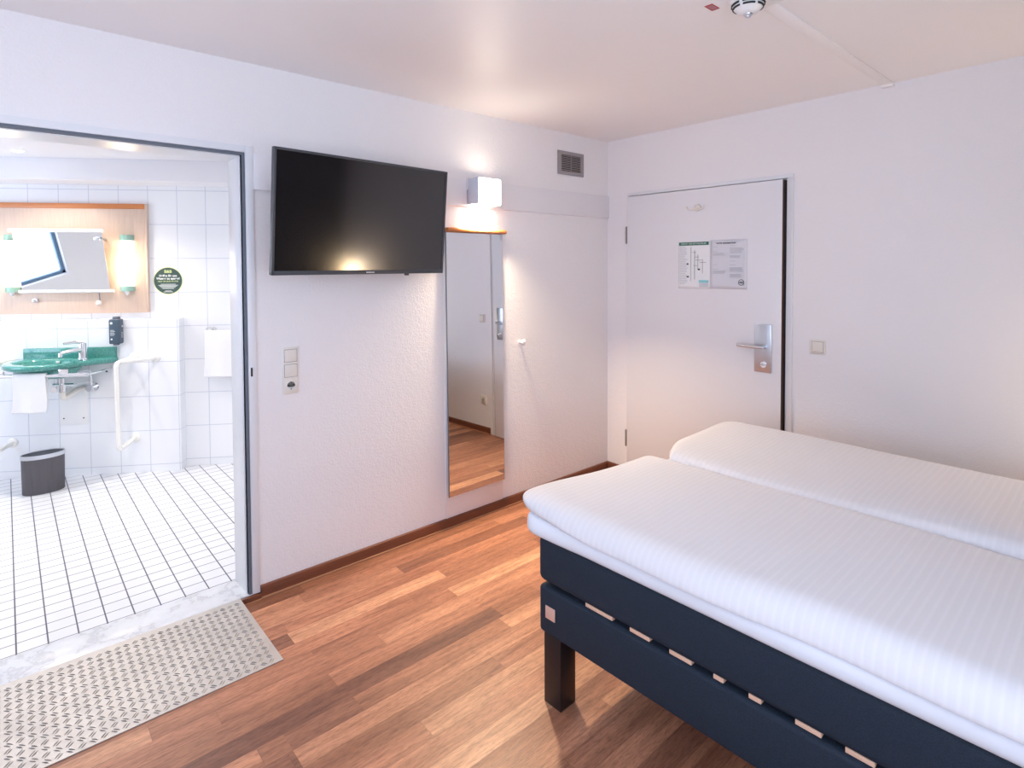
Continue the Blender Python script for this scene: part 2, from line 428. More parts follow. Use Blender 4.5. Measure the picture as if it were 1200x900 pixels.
window_frame('window_2', (WIN_B[1], YF-.09, WIN_B[3]), (WIN_B[2], YF-.04, WIN_B[4]), 'y')

# skirting boards
def skirting(name, length, loc, rotz, cut=0):
    root = thing(name, None, None, loc, rotz, kind='structure')
    prof = [(0, 0), (-.016, 0), (-.016, .050), (-.013, .056), (-.009, .058), (0, .058)]
    g = MB(); A = [g.bm.verts.new((0, y, z)) for y, z in prof]; B = [g.bm.verts.new((length, y, z)) for y, z in prof]
    n = len(prof)
    for i in range(n): g.bm.faces.new((A[i], A[(i+1) % n], B[(i+1) % n], B[i]))
    g.bm.faces.new(A); g.bm.faces.new(B)
    g.build('skirting_board', 'skirting', root, angle=30)
    MB().box((0, -.024, 0), (length, -.016, .009), .002).build('foot_strip', 'skirting_edge', root)
    return root
skirting('baseboard_rear', 2.524, (-2.524, 0, 0), 0)
skirting('baseboard_right', .13, (0, -.016, 0), -PI/2)
skirting('baseboard_right', 2.05, (0, DY0-.10, 0), -PI/2)
r = thing('trim_1', None, None, (-2.612, 0, 0), kind='structure')
MB().box((0, -.018, 0), (.088, 0, .027), .003).build('skirting_block', 'skirting', r)
MB().box((0, -.023, 0), (.088, -.018, .005), .001).build('foot_strip', 'skirting_edge', r)

# white bumper rail along the rear wall
def rail(name, x0, x1):
    g = MB().box((x0, -.016, 1.884), (x1, 0, 2.046), .0025); o = g.build(name, 'white_paint'); o['kind'] = 'structure'; return o
rl = thing('trim_2', None, None, (0, 0, 0), kind='structure')
MB().box((-2.527, -.016, 1.884), (-.001, 0, 2.046), .0025).build('rail_board', 'white_paint', rl)
for x in (-2.45, -.93, -.25):
    MB().lathe([(0, -.0015), (.005, -.0015), (.0055, 0)], 12, Matrix.Translation((x, -.016, 1.965)) @ Matrix.Rotation(PI/2, 4, 'X') @ Matrix.Scale(-1, 4, (0, 0, 1))).build('screw_cap', 'white_plastic', rl)

# ------------------------------------------------------------------ entrance door
d1 = thing('door_1', None, None, (0, -.74, 0), kind='structure')
L = lambda y: y+.74
box('door_leaf', (-.028, L(DY0), .006), (.03, L(DY1)-.004, DZ-.003), 'door_paint', d1, .0025)
box('door_edge', (-.0265, L(DY0)-.0015, .007), (.028, L(DY0)+.0005, DZ-.004), 'dark_gap', d1)
box('door_seal', (.002, L(DY0)-.014, .0), (.03, L(DY0)-.0015, DZ-.006), 'black', d1)
g = MB()                                             # steel frame: latch side face, strip, head, hinge side
g.box((-.004, L(DY0)-.044, 0), (.06, L(DY0)-.014, DZ+.004), .002)
g.box((-.014, L(DY0)-.053, 0), (.02, L(DY0)-.042, DZ+.004), .003)
g.box((-.008, L(DY0)-.053, DZ+.004), (.05, L(DY1)+.012, DZ+.026), .003)
g.box((-.0015, L(DY1)+.002, 0), (.05, L(DY1)+.014, DZ+.026), .0015)
g.build('door_frame', 'frame_paint', d1)
box('door_panel_backing', (.03, L(DY0)-.03, 0), (.06, L(DY1)+.01, DZ+.01), 'frame_paint', d1)
for z0, z1 in ((.222, .342), (1.69, 1.812)):
    h = MB().box((-.032, L(DY1)-.002, z0), (-.0015, L(DY1)+.010, z1), .003).build('hinge', 'matte_steel', d1)
# lock plate with lever
OFF = -.016
pl = MB().box((-.021, L(-1.244), .898), (-.012, L(-1.142), 1.183), .003).build('lock_plate', 'steel', d1); pl.location = (OFF, 0, 0)
g = MB()
g.cyl((-.02, L(-1.208), 1.050), (-.062, L(-1.208), 1.050), .011, 16)
p = roundpath([(-.058, L(-1.210), 1.050), (-.066, L(-1.17), 1.050), (-.067, L(-1.10), 1.051), (-.058, L(-1.055), 1.052)], .015)
g.tube(p, [.0095]*3+[.0105]*(len(p)-5)+[.0105, .009], 14)
g.build('lever_handle', 'steel', pl)
g = MB(); g.cyl((-.02, L(-1.200), .945), (-.026, L(-1.200), .945), .018, 20)
g.cyl((-.025, L(-1.200), .945), (-.034, L(-1.200), .945), .008, 16); g.box((-.046, L(-1.2135), .9415), (-.032, L(-1.1865), .9485), .002)
g.build('turn_knob', 'chrome', pl)
# coat hook on the door
hk = thing('door_hook', 'cream double-pronged coat hook fixed high on the white entrance door', 'hook', (-.028, -.760, 1.904))
MB().lathe([(.024, 0), (.024, .005), (.021, .012), (.014, .018), (0, .021)], 24, Matrix.Rotation(-PI/2, 4, 'Y')).build('hook_base', 'cream_plastic', hk)
for s in (-1, 1):
    p = roundpath([(-.012, 0, -.008), (-.024, s*.030, -.012), (-.030, s*.056, -.010), (-.032, s*.062, .010)], .010)
    MB().tube(p, .0048, 10).build('prong', 'cream_plastic', hk)

# notices on the door (right hand one and left hand one)
RX = (PI/2, 0, -PI/2)   # text facing -x, reading towards -y
def notice(name, label, y0, y1, z0, z1, m):
    t = thing(name, label, 'notice', (-.0285, y1, z0))
    wd = y1-y0; ht = z1-z0
    g = MB(); 
    g.grid(lambda u, v: (-.0012-.0012*math.sin(u*7)*math.sin(v*5), -u*wd, v*ht), 14, 14)
    o = g.build('sheet', m, t); md = o.modifiers.new('thickness', 'SOLIDIFY'); md.thickness = .0006; md.offset = 0
    return t, wd, ht
X_ = -.0042
t, wd, ht = notice('evacuation_notice', 'glossy white evacuation plan sheet with a green header on the entrance door', -.850, -.622, 1.381, 1.686, 'paper')
MB().box((X_, -wd+.010, ht-.024), (X_+.0008, -.004, ht-.003)).build('green_header', 'green_print', t)
g = MB()
random.seed(3)
for k in range(22):
    z = ht-.036-k*.0113
    a = .012; b = a+random.uniform(.035, .062)
    g.box((X_, -b, z-.0012), (X_+.0006, -a, z+.0012))
g.build('text_lines', 'ink_light', t, smooth=False)
g = MB()
for (a, b, z0, z1) in ((.092, .0935, .05, .27), (.118, .120, .06, .25), (.142, .1435, .12, .22), (.175, .1765, .10, .19)): g.box((X_, -b, z0), (X_+.0006, -a, z1))
for (a, z, bb) in ((.10, .235, .13), (.12, .205, .15), (.125, .185, .17), (.155, .17, .20), (.11, .15, .14)):
    g.box((X_, -bb, z-.0008), (X_+.0006, -a, z+.0008))
g.box((X_, -.075, .155), (X_+.0006, -.062, .165)); g.box((X_, -.078, .072), (X_+.0006, -.062, .082)); g.box((X_, -.157, .120), (X_+.0006, -.142, .130))
g.build('floor_plan_lines', 'ink', t, smooth=False)
MB().box((X_, -.218, .040), (X_+.0008, -.150, .056)).build('teal_bar', 'teal_print', t)
g = MB()
for k in range(5): g.box((X_, -.216, .033-k*.005), (X_+.0006, -.152, .0345-k*.005))
g.build('legend_lines', 'ink_light', t, smooth=False)
text('header_text', 'FLUCHT- UND RETTUNGSPLAN', .0125, 'white_print', t, (X_-.0004, -wd/2+.002, ht-.0135), RX)
t, wd, ht = notice('information_notice', 'pale grey hotel information sheet with round logo beside the evacuation plan', -1.092, -.852, 1.385, 1.691, 'paper_grey')
text('title', 'HOTEL INFORMATION', .0125, 'ink', t, (X_, -.105, ht-.022), RX, bold=.0003)
for cx_, rows in ((.018, ((.262, 1, .035), (.232, 1, .035), (.221, 3, .085), (.150, 1, .035), (.122, 1, .035), (.112, 4, .085))), (.130, ((.268, 1, .035), (.252, 6, .09), (.205, 3, .07), (.172, 1, .04), (.148, 1, .04), (.132, 5, .09), (.090, 4, .075)))):
    for z, n, wl in rows:
        g = MB()
        for k in range(n): g.box((X_, -cx_-wl*random.uniform(.8, 1), z-k*.0058), (X_+.0006, -cx_, z+.0017-k*.0058))
        g.build('text_paragraph', 'ink_light', t, smooth=False)
g = MB(); RG = Matrix.Translation((X_, -.204, .042)) @ Matrix.Rotation(-PI/2, 4, 'Y')
g.lathe([(.0155, 0), (.0185, 0), (.0185, .0008), (.0155, .0008), (.0155, 0)], 32, RG); g.build('logo_ring', 'ink', t)
text('logo_text', 'B&B', .013, 'ink', t, (X_, -.204, .042), RX, bold=.0002)

# ------------------------------------------------------------------ switches and sockets
def rocker_switch(root, cx, cz, nrm_off=0.):
    MB().box((cx-.029, -.0125, cz-.029), (cx+.029, -.008, cz+.029), .002).build('rocker', 'cream_plastic', root)
    g = MB()
    for a, b in (((cx-.0305, -.0098, cz-.0305), (cx+.0305, -.0085, cz+.0305)),): g.box(a, b)
    g.build('rocker_gap', 'gasket', root)
def socket(root, cx, cz, deep=.0):
    MB().box((cx-.0305, -.011, cz-.0305), (cx+.0305, -.008, cz+.0305), .0015).build('socket_face', 'cream_plastic', root)
    R = Matrix.Translation((cx, -.0115, cz)) @ Matrix.Rotation(PI/2, 4, 'X')
    sk = MB().lathe([(.019, -.004), (.0215, -.001), (.0215, .001), (.0195, .001), (.0185, -.0005), (0, -.0005)], 32, R).build('socket_well', 'white_plastic', root)
    g = MB()
    for dx in (-.0095, .0095): g.cyl((cx+dx, -.0105, cz), (cx+dx, -.0118, cz), .0028, 12)
    g.box((cx-.003, -.0118, cz+.014), (cx+.003, -.011, cz+.0195)); g.box((cx-.003, -.0118, cz-.0195), (cx+.003, -.011, cz-.014))
    g.build('contacts', 'ink', sk)
sw = thing('switch_panel', 'cream triple wall plate with two rocker switches above one socket, right of the bathroom opening', 'light switch', (-2.372, 0, 1.04))
MB().box((-.037, -.009, -.112), (.037, 0, .112), .004).build('wall_plate', 'cream_plastic', sw)
rocker_switch(sw, 0, .071); rocker_switch(sw, 0, 0); socket(sw, 0, -.071)
s2 = thing('light_switch', 'cream single rocker light switch on the wall beside the entrance door', 'light switch', (0, -1.487, 1.076), -PI/2)
MB().box((-.042, -.009, -.040), (.042, 0, .040), .006, 3).build('wall_plate', 'cream_plastic', s2); rocker_switch(s2, .002, 0)
s3 = thing('wall_socket', 'cream power socket low on the door wall, seen in the tall mirror', 'power socket', (0, -1.487, .31), -PI/2)
MB().box((-.041, -.009, -.041), (.041, 0, .041), .006, 3).build('wall_plate', 'cream_plastic', s3); socket(s3, 0, 0)

# ------------------------------------------------------------------ television
tw, th = .925, .536
tv = thing('television', 'wall-mounted black flat television tilted down on the rear wall', 'television', (-2.08, -.245, 1.764))
tv.rotation_euler = (.088, 0, .085)
MB().box((-tw/2, -.002, -th/2), (tw/2, .020, th/2), .003).box((-tw/2+.12, .018, -th/2+.04), (tw/2-.12, .045, th/2-.12), .01).build('housing', 'tv_body', tv)
g = MB(); bz = .011
for a, b in (((-tw/2, -.008, th/2-bz), (tw/2, 0, th/2)), ((-tw/2, -.008, -th/2), (tw/2, 0, -th/2+.019)), ((-tw/2, -.008, -th/2), (-tw/2+bz, 0, th/2)), ((tw/2-bz, -.008, -th/2), (tw/2, 0, th/2))): g.box(a, b, .002)
g.build('bezel', 'tv_body', tv)
MB().box((-tw/2+bz-.001, -.004, -th/2+.018), (tw/2-bz+.001, -.001, th/2-bz+.001)).build('screen', 'tv_screen', tv, smooth=False)
text('brand_lettering', 'SAMSUNG', .010, 'white_print', tv, (.015, -.0083, -th/2+.0085), (PI/2, 0, 0), bold=.0002)
MB().box((.225, -.004, -th/2-.010), (.245, .012, -th/2+.001), .002).build('sensor', 'tv_body', tv)
g = MB(); g.box((-.10, .045, -.10), (.10, .06, .10), .003); g.box((-.03, .055, -.05), (.03, .220, .05), .005); g.box((-.09, .205, -.11), (.09, .217, .11), .003)
g.build('wall_bracket', 'tv_body', tv)

# ------------------------------------------------------------------ wall lamp
wl = thing('wall_lamp', 'lit white box wall lamp above the tall mirror', 'wall lamp', (-1.235, 0, 1.97))
MB().box((-.095, -.028, .015), (.06, -.016, .085), .002).build('back_plate', 'white_paint', wl)
g = MB(); g.box((-.090, -.124, -.074), (-.084, -.020, .078), .0015); g.box((.078, -.124, -.074), (.084, -.020, .078), .0015)
g.box((-.09, -.026, -.074), (.084, -.018, .078), .001); g.box((-.084, -.124, .0745), (.078, -.03, .0775)); g.build('side_shield', 'lamp_side', wl)
MB().box((-.0835, -.132, -.078), (.0775, -.030, .074), .006).build('diffuser', 'lamp_glow', wl)
def pt(name, loc, power, col, r, parent=None):
    l = bpy.data.lights.new(name, 'POINT'); l.energy = power; l.color = col; l.shadow_soft_size = r
    o = bpy.data.objects.new(name, l); COL.objects.link(o); o.location = loc
    if parent: o.parent = parent
    return o
area('wall_lamp_light', (-1.235, -.08, 1.885), (.12, .08), (0, -.20, -1), 14., (1, .77, .50), spread=1.9)
area('wall_lamp_light', (-1.235, -.105, 2.052), (.14, .05), (0, -.35, 1), .45, (1, .82, .62))

# ------------------------------------------------------------------ ventilation grille
vg = thing('ventilation_grille', 'small square grey metal ventilation grille near the ceiling corner', 'vent', (-.408, 0, 2.243))
g = MB()
for a, b in (((-.131, -.010, .055), (.131, 0, .081)), ((-.131, -.010, -.081), (.131, 0, -.055)), ((-.131, -.010, -.06), (-.098, 0, .06)), ((.098, -.010, -.06), (.131, 0, .06))): g.box(a, b, .003)
g.build('frame', 'matte_steel', vg)
MB().box((-.10, -.0015, -.057), (.10, -.0005, .057)).build('backing', 'black', vg)
for k in range(9):
    z = -.048+k*.012
    MB().box((-.099, -.004, -.0028), (.099, .0, .0028), .0008, 1, Matrix.Translation((0, -.005, z)) @ Matrix.Rotation(-.2, 4, 'X')).build('slat', 'matte_steel', vg)
MB().box((-.002, -.0085, -.056), (.002, -.006, .056)).build('centre_bar', 'matte_steel', vg)

# ------------------------------------------------------------------ tall mirror on its board
mr = thing('tall_mirror', 'tall narrow frameless wall mirror under an orange wooden ledge', 'mirror', (-1.264, 0, .19))
MB().box((-.218, -.006, -.132), (.215, 0, 1.545), .001).build('backing_board', 'white_paint', mr)
gl = MB().box((-.214, -.0055, 0), (.213, 0, 1.540), .001, 1).build('mirror_glass', 'mirror', mr); gl.location = (0, -.0265, 0); gl.rotation_euler = (-.011, 0, .010)
MB().box((-.2155, -.0057, -.0015), (-.2125, .0005, 1.54)).build('glass_edge', 'gasket', gl)
g = MB(); g.box((-.222, -.052, 1.540), (.224, 0, 1.566), .009, 4); g.build('ledge', 'orange_wood', mr)
MB().box((.205, -.03, 1.505), (.232, -.001, 1.541), .002).build('ledge_bracket', 'white_plastic', mr)

# white round coat knob
kn = thing('coat_hook', 'small white round coat knob on the wall right of the tall mirror', 'hook', (-.895, 0, 1.043))
MB().lathe([(.012, 0), (.012, .004), (.008, .008), (.0075, .026), (.014, .031), (.019, .037), (.019, .044), (.013, .050), (0, .052)], 24, Matrix.Rotation(PI/2, 4, 'X')).build('knob', 'white_plastic', kn)

# ------------------------------------------------------------------ ceiling things
sd = thing('smoke_detector', 'white round smoke detector with black slots on the ceiling', 'smoke detector', (-1.452, -1.785, H))
MB().lathe([(.062, 0), (.062, -.014), (.056, -.022), (.052, -.024), (.0505, -.030), (.047, -.031), (.047, -.038), (.043, -.041), (.036, -.050), (.024, -.056), (.014, -.058), (0, -.058)], 40).build('housing', 'white_plastic', sd)
g = MB()
for ring, zc in ((.0525, -.027), (.0478, -.0365)):
    for k in range(6):
        a0 = k*PI/3+.12; a1 = (k+1)*PI/3-.12
        pts = [(ring*math.cos(a0+(a1-a0)*i/8), ring*math.sin(a0+(a1-a0)*i/8), zc) for i in range(9)]
        g.tube(pts, .0034, 6)
g.build('slots', 'black', sd)
MB().lathe([(.016, -.0565), (.014, -.061), (.009, -.063), (.008, -.068), (0, -.070)], 20).build('sensor_tip', 'steel', sd)
MB().box((.02, -.075, -.010), (.10, -.005, 0), .002).build('mounting_plate', 'white_plastic', sd)
rs = thing('detector_label', 'small red square sticker on the ceiling beside the smoke detector', 'sticker', (-1.475, -1.664, H))
MB().box((-.027, -.015, -.0008), (.027, .015, 0), 0, 1).build('sticker', 'red', rs, smooth=False)
g = MB()
for k in range(3): g.box((-.019, -.009+k*.007, -.0011), (.019, -.0065+k*.007, -.0008))
g.build('print_lines', 'ink_light', rs, smooth=False)
cc = thing('trim_3', None, None, (-1.36, -1.81, H), kind='structure')
MB().box((0, -.024, -.009), (1.36, .024, 0), .003).build('cable_cover', 'ceiling', cc)
MB().box((1.33, -.026, -.022), (1.36, .026, 0), .004).build('end_cap', 'ceiling', cc)

# ------------------------------------------------------------------ bed
BR = 0.020                                    # small turn of the bed in the room
BX, BY = -2.0, -1.312
bed = thing('bed', 'low double bed with navy upholstered frame and black legs', 'bed', (BX, BY, 0), BR)
BW_, BL_ = 1.40, 2.0
g = MB()
g.box((0, -BL_, .252), (.055, 0, .418), .014, 4); g.box((BW_-.055, -BL_, .252), (BW_, 0, .418), .014, 4)
g.box((.05, -.055, .254), (BW_-.05, 0, .418), .012, 4); g.box((.05, -BL_, .254), (BW_-.05, -BL_+.055, .418), .012, 4)
g.box((BW_/2-.04, -BL_+.05, .26), (BW_/2+.04, -.05, .40), .005)
g.build('frame', 'navy', bed)
MB().box((.02, -.165, .247), (.10, -.02, .252), .001).build('leg_plate', 'steel', bed)
for lx, ly in ((.010, -.094), (BW_-.094, -.094), (.010, -BL_+.02), (BW_-.094, -BL_+.02), (BW_/2-.037, -1.0)):
    MB().box((lx, ly, 0), (lx+.078, ly+.078, .25), .003).build('leg', 'black_wood', bed)
for a, b in zip([-.202, -.376, -.513, -.648, -.745, -.86, -.97, -1.09, -1.21, -1.33, -1.45, -1.57, -1.69, -1.81], [-.311, -.447, -.584, -.678, -.778, -.92, -1.03, -1.15, -1.27, -1.39, -1.51, -1.63, -1.75, -1.87]):
    MB().box((.012, b, .419), (BW_-.012, a, .432), .002).build('slat', 'pale_wood', bed)
MB().box((-.002, -.078, .312), (.001, -.034, .356), .001).build('badge', 'copper', bed)
mt = MB(); mt.box((-.004, -BL_, .433), (BW_+.004, .004, .595), .026, 5)
mt = mt.build('mattress', 'navy', None, loc=(BX, BY, 0), rotz=BR, angle=60)
tag(mt, 'navy mesh-covered mattress lying on the bed frame', 'mattress')

def cushion(nm, mname, x0, x1, y0, y1, zlo, zhi, rnd, ex=.5, wav=None, low=None, mf=.10, RC=.07):
    """closed soft slab: x0..x1 across, y0..y1 along; zlo/zhi underside and top; rnd = roll radius at the rim"""
    g = MB(); nu, nv = 64, 96
    W_, L_ = x1-x0, y1-y0
    def prof(d):                      # 0 at rim .. 1 inside
        d = min(1., max(0., d/rnd)); return (1-(1-d)**2.2)**ex
    def pt_(u, v, top):
        # denser sampling near the rim
        uu_ = .5-.5*math.cos(PI*u); vv_ = .5-.5*math.cos(PI*v)
        x = x0+W_*uu_; y = y0+L_*vv_
        k = prof(min(x-x0, x1-x)) * prof(min(y-y0, y1-y))
        # rounded corners
        hi = zhi; lo = zlo
        dx, dy, dz, dl = (wav(x, y, uu_, vv_) if wav else (0, 0, 0, 0))
        a_, b_ = min(x-x0, x1-x)/RC, min(y-y0, y1-y)/RC
        if a_ < 1 and b_ < 1:
            px, py = 1-a_, 1-b_; qx, qy = px*math.sqrt(1-py*py/2), py*math.sqrt(1-px*px/2)
            dx += (px-qx)*RC*(1 if x-x0 < x1-x else -1); dy += (py-qy)*RC*(1 if y-y0 < y1-y else -1)
        mid = lo + (hi-lo)*(mf(x, y) if callable(mf) else mf)
        z = mid + (hi+dz-mid)*k if top else mid - (mid-lo)*k + dl*k
        return (x+dx, y+dy, z + (low(x, y) if low else 0.))
    T = g.grid(lambda u, v: pt_(u, v, True), nu, nv); B = g.grid(lambda u, v: pt_(u, v, False), nu, nv)
    bmesh.ops.remove_doubles(g.bm, verts=g.bm.verts, dist=2e-5)
    o = g.build(nm, mname, None, loc=(BX, BY, 0), rotz=BR, angle=80); return o
def sm(a, b, x):
    t = min(1, max(0, (x-a)/(b-a))); return t*t*(3-2*t)
def nz(x, y, s=1.):
    return math.sin(x*5.1*s+1.3)*math.sin(y*4.3*s+.7)*.6+math.sin(x*9.7*s-y*6.1*s+2.)*.4
# sheeted topper
def tw_(x, y, u, v):
    foot = sm(-.25, .05, y); c = foot*sm(.25, 0, x)
    return (-.022*c, .03*c, .006*c*1.5, .012*foot*c)
tp = cushion('mattress_topper', 'sheet', -.026, BW_+.026, -BL_, .020, .5955, .662, .022, .5, tw_, mf=.5)
tag(tp, 'white sheet-covered topper between the navy mattress and the duvets', 'mattress topper')
def dv1(x, y, u, v):
    foot = sm(-.12, .12, y)
    side = sm(.10, -.02, x)
    wave = .006*math.sin(y*5.5+1.)+.004*math.sin(y*12.)
    hem = .008*math.sin(x*9+1)*foot
    return (side*(wave-.006*sm(-.3, .1, y)), hem + foot*(-.06*sm(.1,.75,x)), .006*nz(x, y)-.006*sm(.35, .75, x)*foot, side*(-.010+.004*math.sin(y*2.6+.4)) + .002*foot)
DL1 = -BL_+.05
o = cushion('duvet', 'duvet', -.038, .712, DL1, .080, .6635, .731, .085, .5, dv1, mf=lambda x, y: -.08+.50*sm(-.30, .02, y)*sm(.55, .0, x)+.25*sm(-.06, .06, y))
tag(o, 'striped white duvet on the near half of the bed, its side above the navy mattress', 'duvet', 'striped white duvets on the bed')
def dv2(x, y, u, v):
    foot = sm(-.15, .12, y)
    lip = sm(.78, .68, x)
    return (lip*(.012*math.sin(y*4.+.6)) , foot*(.02*math.sin(x*4.+2.)-.10*sm(.95, .68, x)), .007*nz(x+3, y)+.004, .003*nz(x, y, 1.5))
o = cushion('duvet', 'duvet', .680, BW_+.03, DL1, .030, .6635, .743, .11, .5, dv2, low=lambda x, y: .012*sm(.76, .69, x), mf=lambda x, y: .08+.4*sm(-.2, .03, y), RC=.10)
tag(o, 'striped white duvet on the far half of the bed, along the entrance door wall', 'duvet', 'striped white duvets on the bed')

# bedside reading lamp on the door wall, outside the frame but seen as a glow
rl_ = thing('reading_lamp', 'small warm bedside lamp on the door wall at the head of the bed', 'wall lamp', (0, -3.00, 1.02), -PI/2)
MB().box((-.04, -.03, -.06), (.04, 0, .06), .004).build('base', 'white_paint', rl_)
MB().lathe([(.035, -.06), (.06, .05), (.058, .05), (.033, -.058)], 24, Matrix.Translation((0, -.095, 0))).build('shade', 'lamp_glow', rl_)
pt('reading_lamp_light', (-.16, -3.00, .98), 10, (1, .70, .38), .05)
cu = MB(); cu.grid(lambda u, v: (-2.05+2.03*u, YF+.05+.022*math.sin(u*110), .15+2.15*v), 240, 4)  # unseen dark cloth added to darken the left of the television's reflection
cu = cu.build('added_curtain', 'added_curtain'); md = cu.modifiers.new('thickness', 'SOLIDIFY'); md.thickness = .004
tag(cu, 'unseen charcoal cloth added behind the bed head to darken the television reflection', 'added_curtain')
MB().cyl((-2.1, YF+.05, 2.315), (-.02, YF+.05, 2.315), .012).build('added_curtain_rod', 'steel', cu)

# ------------------------------------------------------------------ ramp plate at the threshold
rx0, rx1 = OX0+.0, -2.614
RZ, RY = .0305, -.502
rp = thing('ramp_plate', 'aluminium tread plate ramp lying at the bathroom threshold', 'ramp', ((rx0+rx1)/2, -.25, 0))
cx_ = (rx0+rx1)/2
g = MB(); yb = -.001
P = [(rx0-cx_, yb+.25, RZ), (rx1-cx_, yb+.25, RZ), (-2.600-cx_, RY+.25, .004), (rx0-.012-cx_, RY+.25, .004)]
top = [g.bm.verts.new(p) for p in P]; bot = [g.bm.verts.new((p[0], p[1], max(.0, p[2]-.0035))) for p in P]
g.bm.faces.new(top); g.bm.faces.new(bot[::-1])
for i in range(4): g.bm.faces.new((top[i], top[(i+1) % 4], bot[(i+1) % 4], bot[i]))
g.build('plate', 'plate', rp, smooth=False)
for xx in (rx0-cx_, rx1-.006-cx_): MB().box((xx, .03, 0), (xx+.004, .249, .012)).build('support_rib', 'plate', rp)
g = MB(); slope = math.atan2(RZ-.004, yb-RY)
pit = .0295
def rib(x, y, ang):
    hl = .0120; dx, dy = math.cos(ang), math.sin(ang)
    zz = .004+(y-RY)/(yb-RY)*(RZ-.004)
    n = 5; vs = []
    for i in range(n):
        t = -1+2*i/(n-1); wv = .0015*math.sqrt(max(0, 1-t*t)); hv = .0032*math.sqrt(max(0, 1-t*t*.96))
        px, py = x+dx*hl*t, y+dy*hl*t
        zp = .004+(py-RY)/(yb-RY)*(RZ-.004)
        row = [(px-dy*wv, py+dx*wv, zp-.0003), (px, py, zp+hv), (px+dy*wv, py-dx*wv, zp-.0003)]
        vs.append([g.bm.verts.new((a-cx_, b+.25, c)) for a, b, c in row])
    for i in range(n-1):
        for j in range(2): g.bm.faces.new((vs[i][j], vs[i+1][j], vs[i+1][j+1], vs[i][j+1]))
i = 0
x = rx0+.018
while x < rx1-.015:
    j = 0; y = RY+.02
    while y < -.018:
        a = PI/4 if (i+j) % 2 == 0 else -PI/4
        for s in (-.5, .5):
            off = .0085*s
            px, py = x-math.sin(a)*off, y+math.cos(a)*off
            lim = rx1 + (-2.600-rx1)*((yb-py)/(yb-RY))
            if px < lim-.014: rib(px, py, a)
        y += .0295; j += 1
    x += pit; i += 1
ob = g.build('raised_pattern', 'plate_rib', rp, weld=False); ob['kind'] = 'stuff'

# ------------------------------------------------------------------ bathroom shell
BF = .03
TA = math.radians(-33.264)
tv_ = Vector((math.cos(TA), math.sin(TA), 0)); nv_ = Vector((-math.sin(TA), math.cos(TA), 0))
Bp = Vector((-2.429, 2.036, 0))
NB = .094
def bw(s, dep, z): q = Bp+tv_*s-nv_*dep; return (q.x, q.y, z)
BX0, BX1, BC = -4.6, -1.95, 2.285
g = MB(); g.prism([(BX0, .178), (BX1, .178), (BX1, 1.95), (BX0, 3.70)], -.05, BF); g.build('floor_bathroom', 'floor_tiles', smooth=False)['kind'] = 'structure'
g = MB(); g.prism([(BX0-.1, .18), (BX1+.1, .18), (BX1+.1, 2.3), (BX0-.1, 4.2)], BC, BC+.06); g.build('ceiling_bathroom', 'white_paint', smooth=False)['kind'] = 'structure'
box('sill_bathroom', (OX0, -.0005, -.02), (OX1, .1785, .0305), 'marble', kind='structure', bev=.001)
# rear wall (upper plane) and the lower tiled ledge in front of it
o = MB().box((-2.9, NB, 0), (.95, NB+.12, BC+.02)).build('wall_bathroom_rear', 'tiles_high', loc=tuple(Bp), rotz=TA, smooth=False); o['kind'] = 'structure'
o = MB().box((-2.75, 0, 0), (0, NB+.002, 1.157), .002).build('wall_bathroom_ledge', 'tiles_low', loc=tuple(Bp), rotz=TA, smooth=False); o['kind'] = 'structure'
o = MB().box((-2.9, -.165, 2.137), (.95, NB, BC+.01), .002).build('wall_bathroom_soffit', 'white_paint', loc=tuple(Bp), rotz=TA, smooth=False); o['kind'] = 'structure'
o = MB().box((BX1, .18, 0), (BX1+.1, 2.0, BC+.02)).build('wall_bathroom_right', 'tiles_high', smooth=False); o['kind'] = 'structure'
_, y0, y1, z0, z1 = BATHWIN
g = MB(); g.box((BX0-.1, .18, 0), (BX0, y0, BC+.02)); g.box((BX0-.1, y1, 0), (BX0, 3.9, BC+.02)); g.box((BX0-.1, y0, 0), (BX0, y1, z0)); g.box((BX0-.1, y0, z1), (BX0, y1, BC+.02))
g.build('wall_bathroom_left', 'wall_smooth', smooth=False)['kind'] = 'structure'
window_frame('window_3', (BX0-.08, y0, z0), (BX0-.04, y1, z1), 'x', 'dark_blue_frame', .03)
box('wall_bathroom_front', (BX0, .1795, 0), (OX0, .20, BC), 'wall_smooth', kind='structure')
box('wall_bathroom_front', (OX1+.005, .1795, 0), (BX1, .20, BC), 'wall_smooth', kind='structure')
# opening frame: steel jambs and head with gasket
fr = thing('door_2', None, None, ((OX0+OX1)/2, 0, 0), kind='structure')
cx_ = (OX0+OX1)/2; a, b = OX0-cx_, OX1-cx_
g = MB()
g.box((b-.006, .022, BF), (b+.05, .186, OZ+.03), .002)            # reveal lining right
g.box((a-.05, .022, BF), (a+.006, .186, OZ+.03), .002)
g.box((a+.0065, .023, OZ-.004), (b-.0065, .185, OZ+.029), .0)
g.build('reveal_lining', 'frame_paint', fr)
g = MB()
g.box((b+.014, -.010, BF), (b+.048, .024, OZ+.042), .003); g.box((a-.048, -.010, BF), (a-.014, .024, OZ+.042), .003)
g.box((a-.0135, -.0095, OZ+.012), (b+.0135, .0235, OZ+.0415), .0)
g.build('face_frame', 'frame_paint', fr)
g = MB()
g.box((b+.000, -.002, BF+.001), (b+.0145, .022, OZ+.012), .001); g.box((a-.0145, -.002, BF+.001), (a, .022, OZ+.012), .001); g.box((a, -.0019, OZ), (b, .0219, OZ+.0120), .0)
g.build('gasket', 'gasket', fr)
MB().box((b+.022, -.0125, 1.035), (b+.030, -.009, 1.075), .001).build('latch_slot', 'black', fr)

